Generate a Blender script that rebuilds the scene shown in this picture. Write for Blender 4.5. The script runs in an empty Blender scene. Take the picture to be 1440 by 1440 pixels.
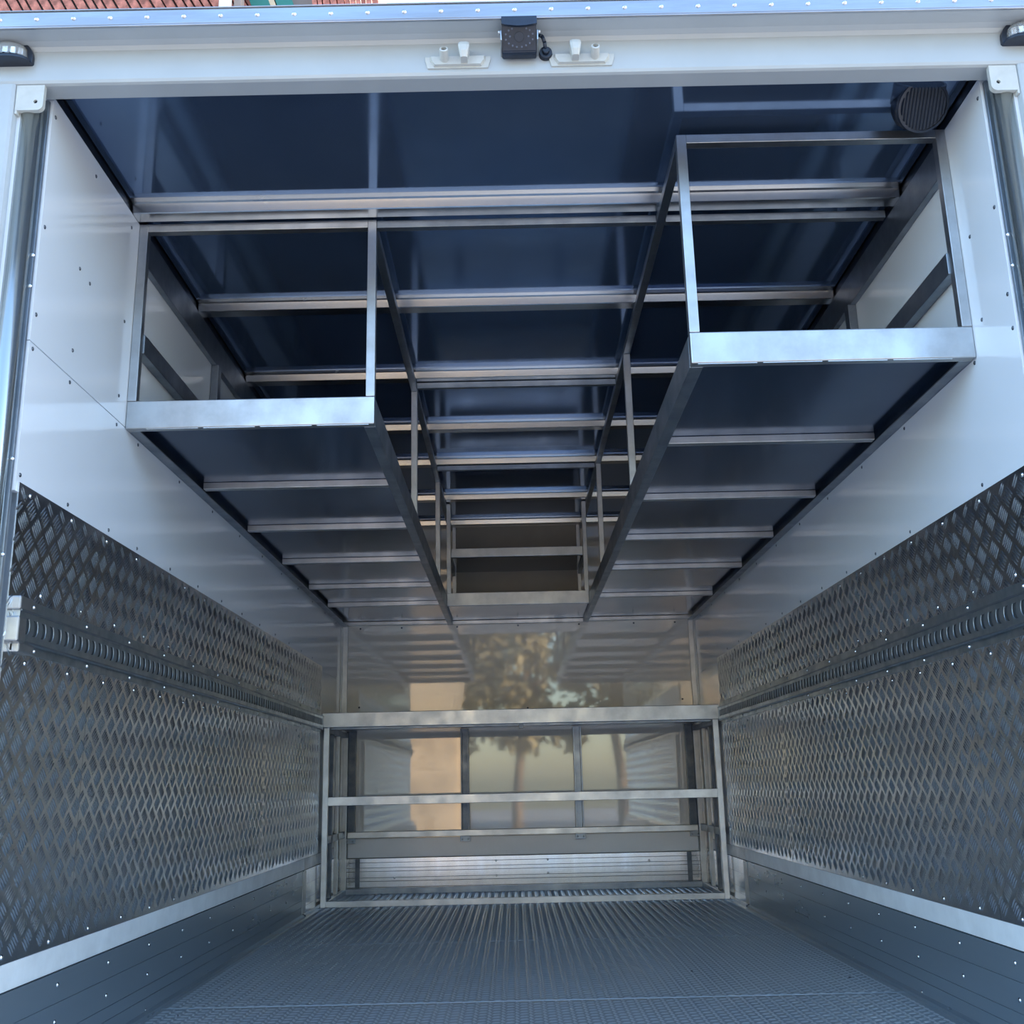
import bpy, bmesh, math, random
import numpy as np
from mathutils import Vector, Matrix

random.seed(7)
rng = np.random.default_rng(7)
SC = bpy.context.scene
COL = SC.collection
PI = math.pi

# ------------------------------------------------------------------ camera
CAM = dict(f=1480.0, pitch=14.494, roll=-1.2805, yaw=0.1578, x=-0.042, z=0.6369)
cd = bpy.data.cameras.new('camera')
cam = bpy.data.objects.new('camera', cd)
COL.objects.link(cam)
cd.sensor_fit = 'HORIZONTAL'
cd.sensor_width = 36.0
cd.lens = 36.0 * CAM['f'] / 1440.0
cd.clip_start = 0.05
cd.clip_end = 500
p_, r_, y_ = (math.radians(CAM[k]) for k in ('pitch', 'roll', 'yaw'))
Fv = Vector((math.sin(y_) * math.cos(p_), math.cos(y_) * math.cos(p_), math.sin(p_)))
Rt = Vector((math.cos(y_), -math.sin(y_), 0))
Uv = Rt.cross(Fv)
R2 = Rt * math.cos(r_) + Uv * math.sin(r_)
U2 = -Rt * math.sin(r_) + Uv * math.cos(r_)
M = Matrix((R2, U2, -Fv)).transposed().to_4x4()
M.translation = Vector((CAM['x'], 0, CAM['z']))
cam.matrix_world = M
SC.camera = cam

# ------------------------------------------------------------------ sky, sun, exposure
SUN_EL, SUN_AZ = math.radians(22), math.radians(62)     # sun stands ahead of the box, off to its right-hand side
W = bpy.data.worlds.new('world')
SC.world = W
W.use_nodes = True
wn = W.node_tree.nodes
wl = W.node_tree.links
wn.clear()
sky = wn.new('ShaderNodeTexSky')
sky.sky_type = 'NISHITA'
sky.sun_disc = False
sky.sun_elevation = SUN_EL
sky.sun_rotation = SUN_AZ
sky.altitude = 100
sky.air_density = 1.2
sky.dust_density = 1.5
sky.ozone_density = 2.5
bg = wn.new('ShaderNodeBackground')
bg.inputs['Strength'].default_value = 0.72
wo = wn.new('ShaderNodeOutputWorld')
wl.new(sky.outputs[0], bg.inputs['Color'])
wl.new(bg.outputs[0], wo.inputs['Surface'])

sd = bpy.data.lights.new('sun', 'SUN')
sd.energy = 15.5
sd.angle = math.radians(0.6)
sd.color = (1.0, 0.80, 0.58)
sun = bpy.data.objects.new('sun', sd)
COL.objects.link(sun)
sx, sy_ = math.sin(SUN_AZ), math.cos(SUN_AZ)
tosun = Vector((sx * math.cos(SUN_EL), sy_ * math.cos(SUN_EL), math.sin(SUN_EL)))
sun.rotation_euler = tosun.to_track_quat('Z', 'Y').to_euler()
sun.location = (3, 12, 9)

SC.view_settings.view_transform = 'Standard'
SC.view_settings.look = 'None'
SC.view_settings.gamma = 1.0
SC.view_settings.use_curve_mapping = False
SC.view_settings.exposure = 0.42
try:
    SC.cycles.max_bounces = 10
    SC.cycles.diffuse_bounces = 5
    SC.cycles.glossy_bounces = 6
    SC.cycles.transmission_bounces = 4
    SC.cycles.use_denoising = True
    SC.cycles.sample_clamp_indirect = 8.0
    SC.cycles.caustics_reflective = True
except Exception:
    pass

# ------------------------------------------------------------------ helpers
WLOC = {}


def link(o, c, parent=None):
    COL.objects.link(o)
    pl = Vector((0, 0, 0))
    if parent is not None:
        o.parent = parent
        pl = WLOC[parent.name]
    o.location = Vector(c) - pl
    WLOC[o.name] = Vector(c)
    return o


def finish(name, bm, m, parent=None, kind=None, smooth=False, label=None):
    """world-space bmesh -> one object with its origin at its own base"""
    me = bpy.data.meshes.new(name)
    co = [v.co for v in bm.verts]
    mn = Vector([min(c[i] for c in co) for i in range(3)])
    mx = Vector([max(c[i] for c in co) for i in range(3)])
    c = Vector(((mn.x + mx.x) / 2, (mn.y + mx.y) / 2, mn.z))
    bmesh.ops.translate(bm, verts=bm.verts, vec=-c)
    bm.normal_update()
    bm.to_mesh(me)
    bm.free()
    for x in (m if isinstance(m, (list, tuple)) else [m]):
        me.materials.append(x)
    if smooth:
        for p in me.polygons:
            p.use_smooth = True
    o = bpy.data.objects.new(name, me)
    link(o, c, parent)
    if kind:
        o['kind'] = kind
    if label:
        o['label'] = label
    return o


def raw_mesh(name, verts, faces, m, parent=None, kind=None, smooth=False):
    verts = np.asarray(verts, dtype=np.float64)
    mn, mx = verts.min(0), verts.max(0)
    c = np.array([(mn[0] + mx[0]) / 2, (mn[1] + mx[1]) / 2, mn[2]])
    v = (verts - c).astype(np.float32)
    faces = np.asarray(faces, dtype=np.int32)
    k = faces.shape[1]
    me = bpy.data.meshes.new(name)
    me.vertices.add(len(v))
    me.vertices.foreach_set('co', v.ravel())
    me.loops.add(faces.size)
    me.loops.foreach_set('vertex_index', faces.ravel())
    me.polygons.add(len(faces))
    me.polygons.foreach_set('loop_start', np.arange(0, faces.size, k, dtype=np.int32))
    me.polygons.foreach_set('loop_total', np.full(len(faces), k, dtype=np.int32))
    me.update(calc_edges=True)
    me.validate()
    me.materials.append(m)
    if smooth:
        me.polygons.foreach_set('use_smooth', [True] * len(faces))
    o = bpy.data.objects.new(name, me)
    link(o, c, parent)
    if kind:
        o['kind'] = kind
    return o


def thing(name, label, cat, loc, group=None):
    o = bpy.data.objects.new(name, None)
    o.empty_display_size = 0.1
    link(o, loc)
    o['label'] = label
    o['category'] = cat
    if group:
        o['group'] = group
    return o


def tag(o, label, cat, group=None):
    o['label'] = label
    o['category'] = cat
    if group:
        o['group'] = group
    return o


def box(bm, x0, x1, y0, y1, z0, z1, bev=0.0, mi=0):
    x0, x1 = min(x0, x1), max(x0, x1)
    y0, y1 = min(y0, y1), max(y0, y1)
    z0, z1 = min(z0, z1), max(z0, z1)
    vs = [bm.verts.new(c) for c in ((x0, y0, z0), (x1, y0, z0), (x1, y1, z0), (x0, y1, z0),
                                    (x0, y0, z1), (x1, y0, z1), (x1, y1, z1), (x0, y1, z1))]
    fs = [bm.faces.new([vs[i] for i in f]) for f in ((3, 2, 1, 0), (4, 5, 6, 7), (0, 1, 5, 4), (1, 2, 6, 5), (2, 3, 7, 6), (3, 0, 4, 7))]
    if bev > 0:
        es = list({e for f in fs for e in f.edges})
        r = bmesh.ops.bevel(bm, geom=es, offset=bev, segments=2, affect='EDGES', profile=0.5)
        fs = r['faces'] + [f for f in fs if f.is_valid]
    if mi:
        for f in fs:
            if f.is_valid:
                f.material_index = mi
    return fs


def mkbox(name, dims, m, parent=None, bev=0.002, kind=None, label=None):
    bm = bmesh.new()
    box(bm, *dims, bev=bev)
    return finish(name, bm, m, parent, kind, label=label)


def prism(bm, pts, axis, a0, a1, mi=0, closed=True):
    """extrude a closed 2-D outline along an axis; pts are (u, v): X->(y,z) Y->(x,z) Z->(x,y)"""
    def P(u, v, a):
        return {'X': (a, u, v), 'Y': (u, a, v), 'Z': (u, v, a)}[axis]
    A = [bm.verts.new(P(u, v, a0)) for u, v in pts]
    B = [bm.verts.new(P(u, v, a1)) for u, v in pts]
    n = len(pts)
    fs = []
    for i in range(n if closed else n - 1):
        j = (i + 1) % n
        fs.append(bm.faces.new((A[i], A[j], B[j], B[i])))
    if closed:
        fs.append(bm.faces.new(A[::-1]))
        fs.append(bm.faces.new(B))
    for f in fs:
        f.material_index = mi
    return fs


def cyl(bm, c0, c1, r0, r1=None, seg=16, caps=True, mi=0):
    r1 = r0 if r1 is None else r1
    c0, c1 = Vector(c0), Vector(c1)
    q = (c1 - c0).to_track_quat('Z', 'Y')
    A, B = [], []
    for i in range(seg):
        d = q @ Vector((math.cos(2 * PI * i / seg), math.sin(2 * PI * i / seg), 0))
        A.append(bm.verts.new(c0 + d * r0))
        B.append(bm.verts.new(c1 + d * r1))
    fs = []
    for i in range(seg):
        j = (i + 1) % seg
        fs.append(bm.faces.new((A[i], A[j], B[j], B[i])))
        fs[-1].smooth = True
    if caps:
        fs.append(bm.faces.new(A[::-1]))
        fs.append(bm.faces.new(B))
    for f in fs:
        f.material_index = mi
    return fs


def dome(bm, c, n, r, h, seg=8, mi=0):
    """small rivet head at c, bulging along n"""
    c = Vector(c)
    q = Vector(n).to_track_quat('Z', 'Y')
    rings = []
    for (rr, hh) in ((1.0, 0.0), (0.8, 0.62), (0.42, 0.93)):
        rings.append([bm.verts.new(c + q @ Vector((math.cos(2 * PI * i / seg) * r * rr, math.sin(2 * PI * i / seg) * r * rr, h * hh))) for i in range(seg)])
    top = bm.verts.new(c + q @ Vector((0, 0, h)))
    for a in range(2):
        for i in range(seg):
            j = (i + 1) % seg
            f = bm.faces.new((rings[a][i], rings[a][j], rings[a + 1][j], rings[a + 1][i]))
            f.smooth = True
            f.material_index = mi
    for i in range(seg):
        f = bm.faces.new((rings[2][i], rings[2][(i + 1) % seg], top))
        f.smooth = True
        f.material_index = mi


# ------------------------------------------------------------------ materials
def newmat(name):
    m = bpy.data.materials.new(name)
    m.use_nodes = True
    nt = m.node_tree
    return m, nt, nt.nodes['Principled BSDF']


def setp(b, **k):
    for a, v in k.items():
        b.inputs[a.replace('_', ' ')].default_value = v


def noise(nt, scale=(1, 1, 1), sc=5.0, detail=4.0, rough=0.6):
    tc = nt.nodes.new('ShaderNodeTexCoord')
    mp = nt.nodes.new('ShaderNodeMapping')
    mp.inputs['Scale'].default_value = scale
    n = nt.nodes.new('ShaderNodeTexNoise')
    n.inputs['Scale'].default_value = sc
    n.inputs['Detail'].default_value = detail
    n.inputs['Roughness'].default_value = rough
    nt.links.new(tc.outputs['Object'], mp.inputs['Vector'])
    nt.links.new(mp.outputs[0], n.inputs['Vector'])
    return n


def ramp(nt, src, a, b, p0=0.35, p1=0.65):
    r = nt.nodes.new('ShaderNodeValToRGB')
    r.color_ramp.elements[0].position = p0
    r.color_ramp.elements[1].position = p1
    r.color_ramp.elements[0].color = (*a, 1) if not isinstance(a, float) else (a, a, a, 1)
    r.color_ramp.elements[1].color = (*b, 1) if not isinstance(b, float) else (b, b, b, 1)
    nt.links.new(src, r.inputs[0])
    return r


def bump(nt, b, src, strength=0.2, dist=0.01):
    n = nt.nodes.new('ShaderNodeBump')
    n.inputs['Strength'].default_value = strength
    n.inputs['Distance'].default_value = dist
    nt.links.new(src, n.inputs['Height'])
    nt.links.new(n.outputs[0], b.inputs['Normal'])
    return n


def metal(name, c0, c1, r0, r1, stretch=(1, 1, 1), sc=6.0, metallic=1.0, bmp=0.0):
    m, nt, b = newmat(name)
    setp(b, Metallic=metallic)
    n = noise(nt, stretch, sc, 5.0, 0.62)
    cr = ramp(nt, n.outputs[0], c0, c1)
    nt.links.new(cr.outputs[0], b.inputs['Base Color'])
    rr = ramp(nt, n.outputs[0], r1, r0, 0.3, 0.7)
    nt.links.new(rr.outputs[0], b.inputs['Roughness'])
    if bmp:
        bump(nt, b, n.outputs[0], bmp, 0.004)
    return m


def plain(name, col, rough=0.4, metallic=0.0, coat=0.0, var=0.06, sc=4.0, bmp=0.0, ior=1.5):
    m, nt, b = newmat(name)
    setp(b, Roughness=rough, Metallic=metallic, IOR=ior)
    b.inputs['Coat Weight'].default_value = coat
    n = noise(nt, (1, 1, 1), sc, 4.0, 0.6)
    lo = tuple(max(0, c * (1 - var)) for c in col)
    hi = tuple(min(1, c * (1 + var)) for c in col)
    cr = ramp(nt, n.outputs[0], lo, hi)
    nt.links.new(cr.outputs[0], b.inputs['Base Color'])
    if bmp:
        bump(nt, b, n.outputs[0], bmp, 0.004)
    return m


ALU = metal('satin_aluminium', (0.42, 0.44, 0.46), (0.54, 0.56, 0.58), 0.30, 0.46, (1, 1, 1), 9.0)
ALU_X = metal('brushed_aluminium', (0.60, 0.61, 0.62), (0.66, 0.67, 0.68), 0.22, 0.28, (0.6, 3, 3), 3.0)
ALU_DARK = metal('dull_aluminium', (0.24, 0.28, 0.33), (0.34, 0.38, 0.43), 0.34, 0.5, (1, 1, 1), 8.0)
GALV = metal('galvanised_steel', (0.33, 0.38, 0.42), (0.50, 0.55, 0.58), 0.30, 0.48, (1, 1, 1), 14.0)
TREAD = metal('tread_plate_metal', (0.70, 0.72, 0.74), (0.78, 0.80, 0.82), 0.17, 0.24, (1, 1, 1), 5.0)
FLOORM = metal('floor_plate_metal', (0.44, 0.50, 0.55), (0.52, 0.58, 0.63), 0.30, 0.36, (2, 0.5, 1), 2.0, metallic=0.75)
FLOORBAR = metal('worn_floor_tread', (0.80, 0.86, 0.90), (0.88, 0.93, 0.96), 0.30, 0.38, (2, 0.5, 1), 2.0, metallic=0.75)
WALLBAR = metal('bright_wall_tread', (0.88, 0.92, 0.95), (0.94, 0.96, 0.98), 0.22, 0.30, (1, 1, 1), 3.0)  # raised bars coloured brighter than the plate they stand on
KICK = metal('kick_panel_metal', (0.23, 0.29, 0.34), (0.26, 0.32, 0.37), 0.27, 0.30, (1, 0.4, 2), 2.0, metallic=0.6)
KICKB = metal('bare_kick_panel_metal', (0.62, 0.64, 0.68), (0.74, 0.76, 0.78), 0.14, 0.22, (3, 1, 1), 3.0)
CEIL = metal('ceiling_sheet_metal', (0.12, 0.20, 0.35), (0.17, 0.26, 0.42), 0.07, 0.14, (0.6, 0.6, 1), 2.0, metallic=0.8, bmp=0.08)  # blue haze over the ceiling is put into the sheet colour
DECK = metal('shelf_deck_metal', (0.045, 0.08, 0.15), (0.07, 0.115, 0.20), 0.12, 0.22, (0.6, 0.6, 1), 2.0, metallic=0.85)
WHITE = plain('white_wall_panel', (0.66, 0.72, 0.79), 0.12, coat=0.3, var=0.02, sc=1.2, bmp=0.02)
BACKW = plain('glossy_white_panel', (0.78, 0.76, 0.72), 0.03, coat=0.0, var=0.02, sc=1.4, bmp=0.02, ior=1.95)
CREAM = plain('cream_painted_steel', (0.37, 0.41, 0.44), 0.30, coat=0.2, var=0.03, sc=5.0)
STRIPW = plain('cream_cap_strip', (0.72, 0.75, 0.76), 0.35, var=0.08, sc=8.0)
CREAMTAB = plain('cream_cast_fitting', (0.46, 0.48, 0.47), 0.42, var=0.06, sc=30)
BLACK = plain('black_plastic', (0.012, 0.020, 0.038), 0.35, var=0.3, sc=20)
DARKSTEEL = metal('dark_steel', (0.07, 0.09, 0.12), (0.14, 0.16, 0.19), 0.30, 0.45, (1, 1, 1), 9.0)
DARKGAP = plain('dark_joint_hole_shade', (0.02, 0.025, 0.03), 0.6)  # dark backing in kick board joints; also painted shade in the rail slots
RIVM = metal('rivet_metal', (0.6, 0.6, 0.6), (0.8, 0.8, 0.8), 0.2, 0.3, (1, 1, 1), 50)
RIVD = metal('dark_rivet_metal', (0.10, 0.12, 0.15), (0.18, 0.2, 0.24), 0.35, 0.45, (1, 1, 1), 50)
LEDM = plain('led_lens', (0.08, 0.10, 0.15), 0.1)
POST = metal('door_post_steel', (0.58, 0.62, 0.60), (0.66, 0.70, 0.68), 0.18, 0.22, (1, 1, 0.2), 2.0, metallic=0.92)
EDGE = metal('edge_trim_aluminium', (0.36, 0.37, 0.40), (0.48, 0.49, 0.53), 0.28, 0.44, (0.6, 6, 6), 5.0)
m, nt, b = newmat('clear_lamp_lens')
setp(b, Roughness=0.06, IOR=1.49)
b.inputs['Transmission Weight'].default_value = 0.75
b.inputs['Base Color'].default_value = (0.85, 0.9, 0.95, 1)
CLEAR = m
ROOFTILE = plain('red_clay_tile', (0.42, 0.15, 0.11), 0.85, var=0.45, sc=14, bmp=0.6)
BRICKM = plain('red_brick', (0.36, 0.14, 0.10), 0.85, var=0.4, sc=16, bmp=0.4)
MORTAR = plain('mortar', (0.30, 0.24, 0.22), 0.9)
GREEN = plain('green_painted_wood', (0.02, 0.16, 0.13), 0.5)
PALEW = plain('pale_painted_wood', (0.72, 0.74, 0.72), 0.6)
TAN = plain('tan_painted_wood', (0.55, 0.42, 0.28), 0.6)
GROUND = plain('pale_gravel', (0.29, 0.30, 0.31), 0.95, var=0.3, sc=3, bmp=0.3)
BARK = plain('tree_bark', (0.22, 0.16, 0.11), 0.9, var=0.35, sc=8, bmp=0.6)
LEAF = plain('tree_leaves', (0.27, 0.23, 0.12), 0.7, var=0.4, sc=2)
CORR = plain('corrugated_sheet', (0.62, 0.50, 0.32), 0.5, var=0.1, sc=2)
SHEDW = plain('shed_boards', (0.62, 0.47, 0.30), 0.8, var=0.2, sc=3)

# ------------------------------------------------------------------ key dimensions (metres)
XW = 1.15            # inner face of side walls
ZC = 2.35            # ceiling
YB = 6.88            # back wall
Y0 = 2.27            # start of the lining
YOPEN = 2.196        # outer face of the rear portal
ZP0, ZP1 = 0.287, 1.322     # tread plate band
YR = 6.129           # front of the rear rack

# ------------------------------------------------------------------ floor
fl = mkbox('floor', (-1.24, 1.24, 1.6, YB + 0.06, -0.14, -0.004), DARKSTEEL, bev=0, kind='structure')
seams = [1.9, 3.464, 4.74, 6.02, YB]
prev = 1.62
cells = []
for s in seams[1:]:
    mkbox('floor_sheet', (-1.143, 1.143, prev, s - 0.003, -0.004, 0.0), FLOORM, fl, bev=0.0008)
    prev = s + 0.001


def lens_bars(cx, cy, ang, L, Wd, H, place):
    """lentil bars: place(u, v, h) maps plate coordinates to world"""
    n = len(cx)
    loc = np.array([(-.5, 0, 0), (-.28, -.5, 0), (.28, -.5, 0), (.5, 0, 0), (.28, .5, 0), (-.28, .5, 0), (-.27, 0, 1), (.27, 0, 1)])
    u = loc[:, 0] * L
    v = loc[:, 1] * Wd
    h = loc[:, 2] * H
    ca, sa = np.cos(ang)[:, None], np.sin(ang)[:, None]
    U = cx[:, None] + u[None] * ca - v[None] * sa
    V = cy[:, None] + u[None] * sa + v[None] * ca
    Hh = np.broadcast_to(h[None], U.shape)
    verts = place(U.ravel(), V.ravel(), Hh.ravel())
    f = np.array([(0, 1, 6), (1, 2, 7), (1, 7, 6), (2, 3, 7), (3, 4, 7), (4, 5, 7), (5, 6, 7), (5, 0, 6)])
    faces = (f[None] + (np.arange(n) * 8)[:, None, None]).reshape(-1, 3)
    return verts, faces


# raised lentil tread on the floor
g = 0.0195
cx, cy, an = [], [], []
nx = int(2.20 / g)
for s0, s1 in ((2.5, 3.464), (3.464, 4.74), (4.74, 6.02), (6.02, YB)):
    gy = 0.036
    ny = int((s1 - s0 - 0.01) / gy)
    jj, ii = np.meshgrid(np.arange(ny), np.arange(nx))
    x = -1.10 + ii * (2.20 / (nx - 1))
    y = s0 + 0.014 + jj * gy
    a = np.where((ii) % 2 == 0, math.radians(17), math.radians(107))
    y = y + np.where(ii % 2 == 0, 0, gy / 2)
    k = y < s1 - 0.01
    cx.append(x[k]); cy.append(y[k]); an.append(a[k])
cx, cy, an = map(np.concatenate, (cx, cy, an))
v, f = lens_bars(cx, cy, an, 0.0280, 0.0085, 0.0032, lambda U, V, H: np.stack([U, V, H], 1))
raw_mesh('tread_bars', v, f, FLOORBAR, fl, kind='stuff')
bm = bmesh.new()
for (x, y) in ((1.04, 3.72), (-1.05, 3.36), (-1.1, 3.0), (0.55, 3.9)):
    dome(bm, (x, y, 0.0), (0, 0, 1), 0.006, 0.003)
finish('rivets', bm, RIVM, fl, kind='stuff')

# ------------------------------------------------------------------ side walls
def side_wall(side):
    s = -1 if side == 'left' else 1
    wall = mkbox('wall_' + side, (s * 1.168, s * 1.24, YOPEN + 0.02, YB + 0.06, -0.14, 2.44), WHITE, bev=0, kind='structure')
    x0, x1 = s * 1.168, s * XW
    ye = YB
    if s < 0:
        pans = [(Y0, ye, 1.664, 2.314), (Y0, ye, 1.30, 1.6615)]
    else:
        pans = [(Y0, ye, 1.30, 2.314)]
    for (a, b_, z0, z1) in pans:
        mkbox('white_panel', (x0, x1, a, b_, z0, z1), WHITE, wall, bev=0.0006)
    mkbox('white_panel', (x0, x1, 6.13, ye, 0.2, 1.2995), WHITE, wall, bev=0.0006)
    # dark strip between the lining and the ceiling
    mkbox('ceiling_edge_strip', (x0, s * 1.156, Y0, ye, 2.3145, 2.349), DARKSTEEL, wall, bev=0)
    # checker plate sheets with raised five-bar tread
    xt = s * 1.146
    for (a, b_) in ((Y0 + 0.012, 2.76), (2.7615, 4.768), (4.7695, 6.135)):
        pl = mkbox('tread_plate', (x0, xt, a, b_, ZP0, ZP1), TREAD, wall, bev=0.0)
        P = 0.0705
        us, vs, aa = [], [], []
        n1 = int((b_ - a) / P) + 2
        n2 = int((ZP1 - ZP0) / P) + 2
        for typ in (0, 1):
            for i in range(n1):
                for j in range(n2):
                    u0 = a + (i + 0.5 * typ) * P
                    v0 = ZP0 + (j + 0.5 * typ) * P
                    ang = (PI / 4 if typ == 0 else -PI / 4) * 1.0
                    for k in range(-2, 3):
                        du = -math.sin(ang) * k * 0.0088
                        dv = math.cos(ang) * k * 0.0088
                        us.append(u0 + du); vs.append(v0 + dv); aa.append(ang)
        us, vs, aa = map(np.array, (us, vs, aa))
        k = (us > a + 0.006) & (us < b_ - 0.004) & (vs > ZP0 + 0.014) & (vs < ZP1 - 0.014)
        us, vs, aa = us[k], vs[k], aa[k]
        xx = xt
        vv, ff = lens_bars(us, vs, aa, 0.041, 0.0058, 0.0023, lambda U, V, H: np.stack([xx - s * H, U, V], 1))
        if s < 0:
            ff = ff
        else:
            ff = ff[:, ::-1]
        raw_mesh('tread_bars', vv, ff, WALLBAR, pl, kind='stuff')
    # dark rivets in the white lining
    bm = bmesh.new()
    pts = []
    for z in (2.268, 1.965, 1.735, 1.648, 1.34):
        pts += [(2.288, z), (2.55 if z > 2 or z < 1.5 else 2.50, z)]
        if s < 0:
            pts.append((2.824, z))
        elif z > 1.7 and z < 2.2:
            pts.append((2.43, z))
    pts += [(y, 1.645) for y in np.arange(3.0, 6.7, 0.40)]
    pts += [(y, 1.338) for y in np.arange(3.05, 6.1, 0.31)]
    if s < 0:
        pts.append((2.568, 1.956))
    for (y, z) in pts:
        dome(bm, (s * XW, y, z), (-s, 0, 0), 0.0055, 0.003)
    finish('rivets', bm, RIVD, wall, kind='stuff')
    # bright rivets along the plate and load rail
    bm = bmesh.new()
    for y in np.arange(2.34, 6.1, 0.235):
        dome(bm, (xt, y, 1.304), (-s, 0, 0), 0.0065, 0.0035)
        dome(bm, (xt, y + 0.1, 1.088), (-s, 0, 0), 0.0065, 0.0035)
        dome(bm, (xt, y + 0.05, 0.925), (-s, 0, 0), 0.0065, 0.0035)
        dome(bm, (xt, y + 0.07, 0.302), (-s, 0, 0), 0.0065, 0.0035)
    finish('rivets', bm, RIVM, wall, kind='stuff')
    # corner angle at the back wall
    bm = bmesh.new()
    box(bm, s * 1.1495, s * 1.146, YB - 0.075, YB, 0.225, 1.645, bev=0.0008)
    finish('corner_angle', bm, ALU, wall)
    return wall


wl_ = side_wall('left')
wr_ = side_wall('right')

# cargo load rails (perforated channel screwed to the plates)
def slot_bm(x, s):
    bm = bmesh.new()
    n = 8
    # flat dark patch painting the shade of a tall hole, plus a raised curled lip
    pts = []
    for i in range(n + 1):
        a = -PI / 2 + PI * i / n
        pts.append((0.0105 * math.cos(a), 0.018 * math.sin(a)))
    A = [bm.verts.new((x - s * 0.0006, u, v)) for u, v in pts]
    B = [bm.verts.new((x - s * 0.0006, u - 0.010, v)) for u, v in pts]
    for i in range(n):
        fc = bm.faces.new((A[i], A[i + 1], B[i + 1], B[i]) if s > 0 else (B[i], B[i + 1], A[i + 1], A[i]))
        fc.material_index = 1
    r = 0.0017
    prevr = None
    for (u, v) in pts:
        ring = [bm.verts.new((x - s * (0.001 + r * (1 + math.cos(t))), u + r * math.sin(t), v)) for t in (0, PI * .66, PI * 1.33)]
        if prevr:
            for q in range(3):
                fc = bm.faces.new((prevr[q], prevr[(q + 1) % 3], ring[(q + 1) % 3], ring[q]))
                fc.smooth = True
        prevr = ring
    bmesh.ops.recalc_face_normals(bm, faces=bm.faces)
    return bm


for s, lab in ((-1, 'galvanised slotted load rail along the left tread plate wall'), (1, 'galvanised slotted load rail along the right tread plate wall')):
    t = thing('load_rail', lab, 'rail', (s * 1.14, 4.2, 0.95), 'slotted load rails on the side walls')
    xb = s * 1.1455
    xf = s * 1.130
    bm = bmesh.new()
    prof = [(xb, 1.066), (xb - s * 0.004, 1.066), (xb - s * 0.004, 1.040), (xf, 1.035), (xf, 0.968), (xf + s * 0.003, 0.963), (xb - s * 0.004, 0.972), (xb - s * 0.004, 0.945), (xb, 0.945)]
    prism(bm, prof if s < 0 else prof[::-1], 'Y', 2.31, 6.12)
    bmesh.ops.recalc_face_normals(bm, faces=bm.faces)
    finish('rail_channel', bm, GALV, t)
    bm = bmesh.new()
    box(bm, xf, xf - s * 0.0035, 2.31, 6.12, 1.033, 1.0385, bev=0.001)
    box(bm, xf, xf - s * 0.0025, 2.31, 6.12, 0.966, 0.970, bev=0.0008)
    finish('rail_edge', bm, ALU_DARK, t)
    base = finish('slot', slot_bm(0.0, s), [GALV, DARKGAP], t)
    base.location = Vector((xf - s * 0.0026, 2.345, 0.984)) - WLOC[t.name]
    o0 = base.location.copy()
    for i in range(1, 88):
        c = base.copy()
        COL.objects.link(c)
        c.parent = t
        c.location = o0 + Vector((0, 0.0427 * i, 0))
    bm = bmesh.new()
    for y in np.arange(2.40, 6.1, 0.31):
        dome(bm, (xb - s * 0.004, y, 1.054), (-s, 0, 0), 0.006, 0.004)
        dome(bm, (xb - s * 0.004, y + 0.02, 0.956), (-s, 0, 0), 0.006, 0.004)
    finish('screws', bm, RIVM, t, kind='stuff')
    # cast end stop near the door
    bm = bmesh.new()
    box(bm, s * 1.149, s * 1.118, 2.283, 2.322, 0.962, 1.018, bev=0.004)
    box(bm, s * 1.149, s * 1.126, 2.30, 2.365, 1.035, 1.066, bev=0.004)
    box(bm, s * 1.149, s * 1.126, 2.31, 2.385, 0.942, 0.964, bev=0.004)
    finish('end_stop', bm, ALU, t)

# ------------------------------------------------------------------ kick boards
def ribs_profile(s):
    """(x, z) outline of the extruded kick board with shallow grooves"""
    pts = [(s * 1.150, 0.0), (s * 1.128, 0.0), (s * 1.128, 0.010), (s * 1.140, 0.016)]
    for zg in (0.052, 0.086, 0.158):
        pts += [(s * 1.141, zg - 0.0015), (s * 1.1435, zg - 0.0008), (s * 1.1435, zg + 0.0008), (s * 1.141, zg + 0.0015)]
    pts += [(s * 1.141, 0.2268), (s * 1.150, 0.2268)]
    return pts


for s, side in ((-1, 'left'), (1, 'right')):
    bb = mkbox('baseboard_' + side, (s * 1.1535, s * 1.1475, Y0 - 0.05, YB, 0.0, ZP0), DARKGAP, bev=0, kind='structure')
    for (a, b_) in ((1.62, 5.70), (5.73, YB)):
        bm = bmesh.new()
        pr = ribs_profile(s)
        prism(bm, pr, 'Y', a, b_)
        bmesh.ops.recalc_face_normals(bm, faces=bm.faces)
        finish('kick_board', bm, KICK if b_ < 6 else KICKB, bb)
    mkbox('joint_strip', (s * 1.1405, s * 1.1385, 5.685, 5.775, 0.018, 0.224), ALU, bb, bev=0.0006)
    mkbox('cap_strip', (s * 1.1475, s * 1.1445, 1.9, 5.73, 0.2295, ZP0 - 0.001), STRIPW, bb, bev=0.0008)
    mkbox('cap_strip', (s * 1.1475, s * 1.1445, 5.735, YB, 0.2295, ZP0 - 0.001), ALU, bb, bev=0.0008)
    bm = bmesh.new()
    for y in np.arange(2.38, 5.6, 0.324):
        dome(bm, (s * 1.141, y, 0.198), (-s, 0, 0), 0.0062, 0.0035)
        dome(bm, (s * 1.141, y, 0.116), (-s, 0, 0), 0.0062, 0.0035)
        if int(y * 10) % 2:
            dome(bm, (s * 1.141, y, 0.019), (-s, 0, 0), 0.0055, 0.003)
    finish('rivets', bm, RIVM, bb, kind='stuff')

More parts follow.
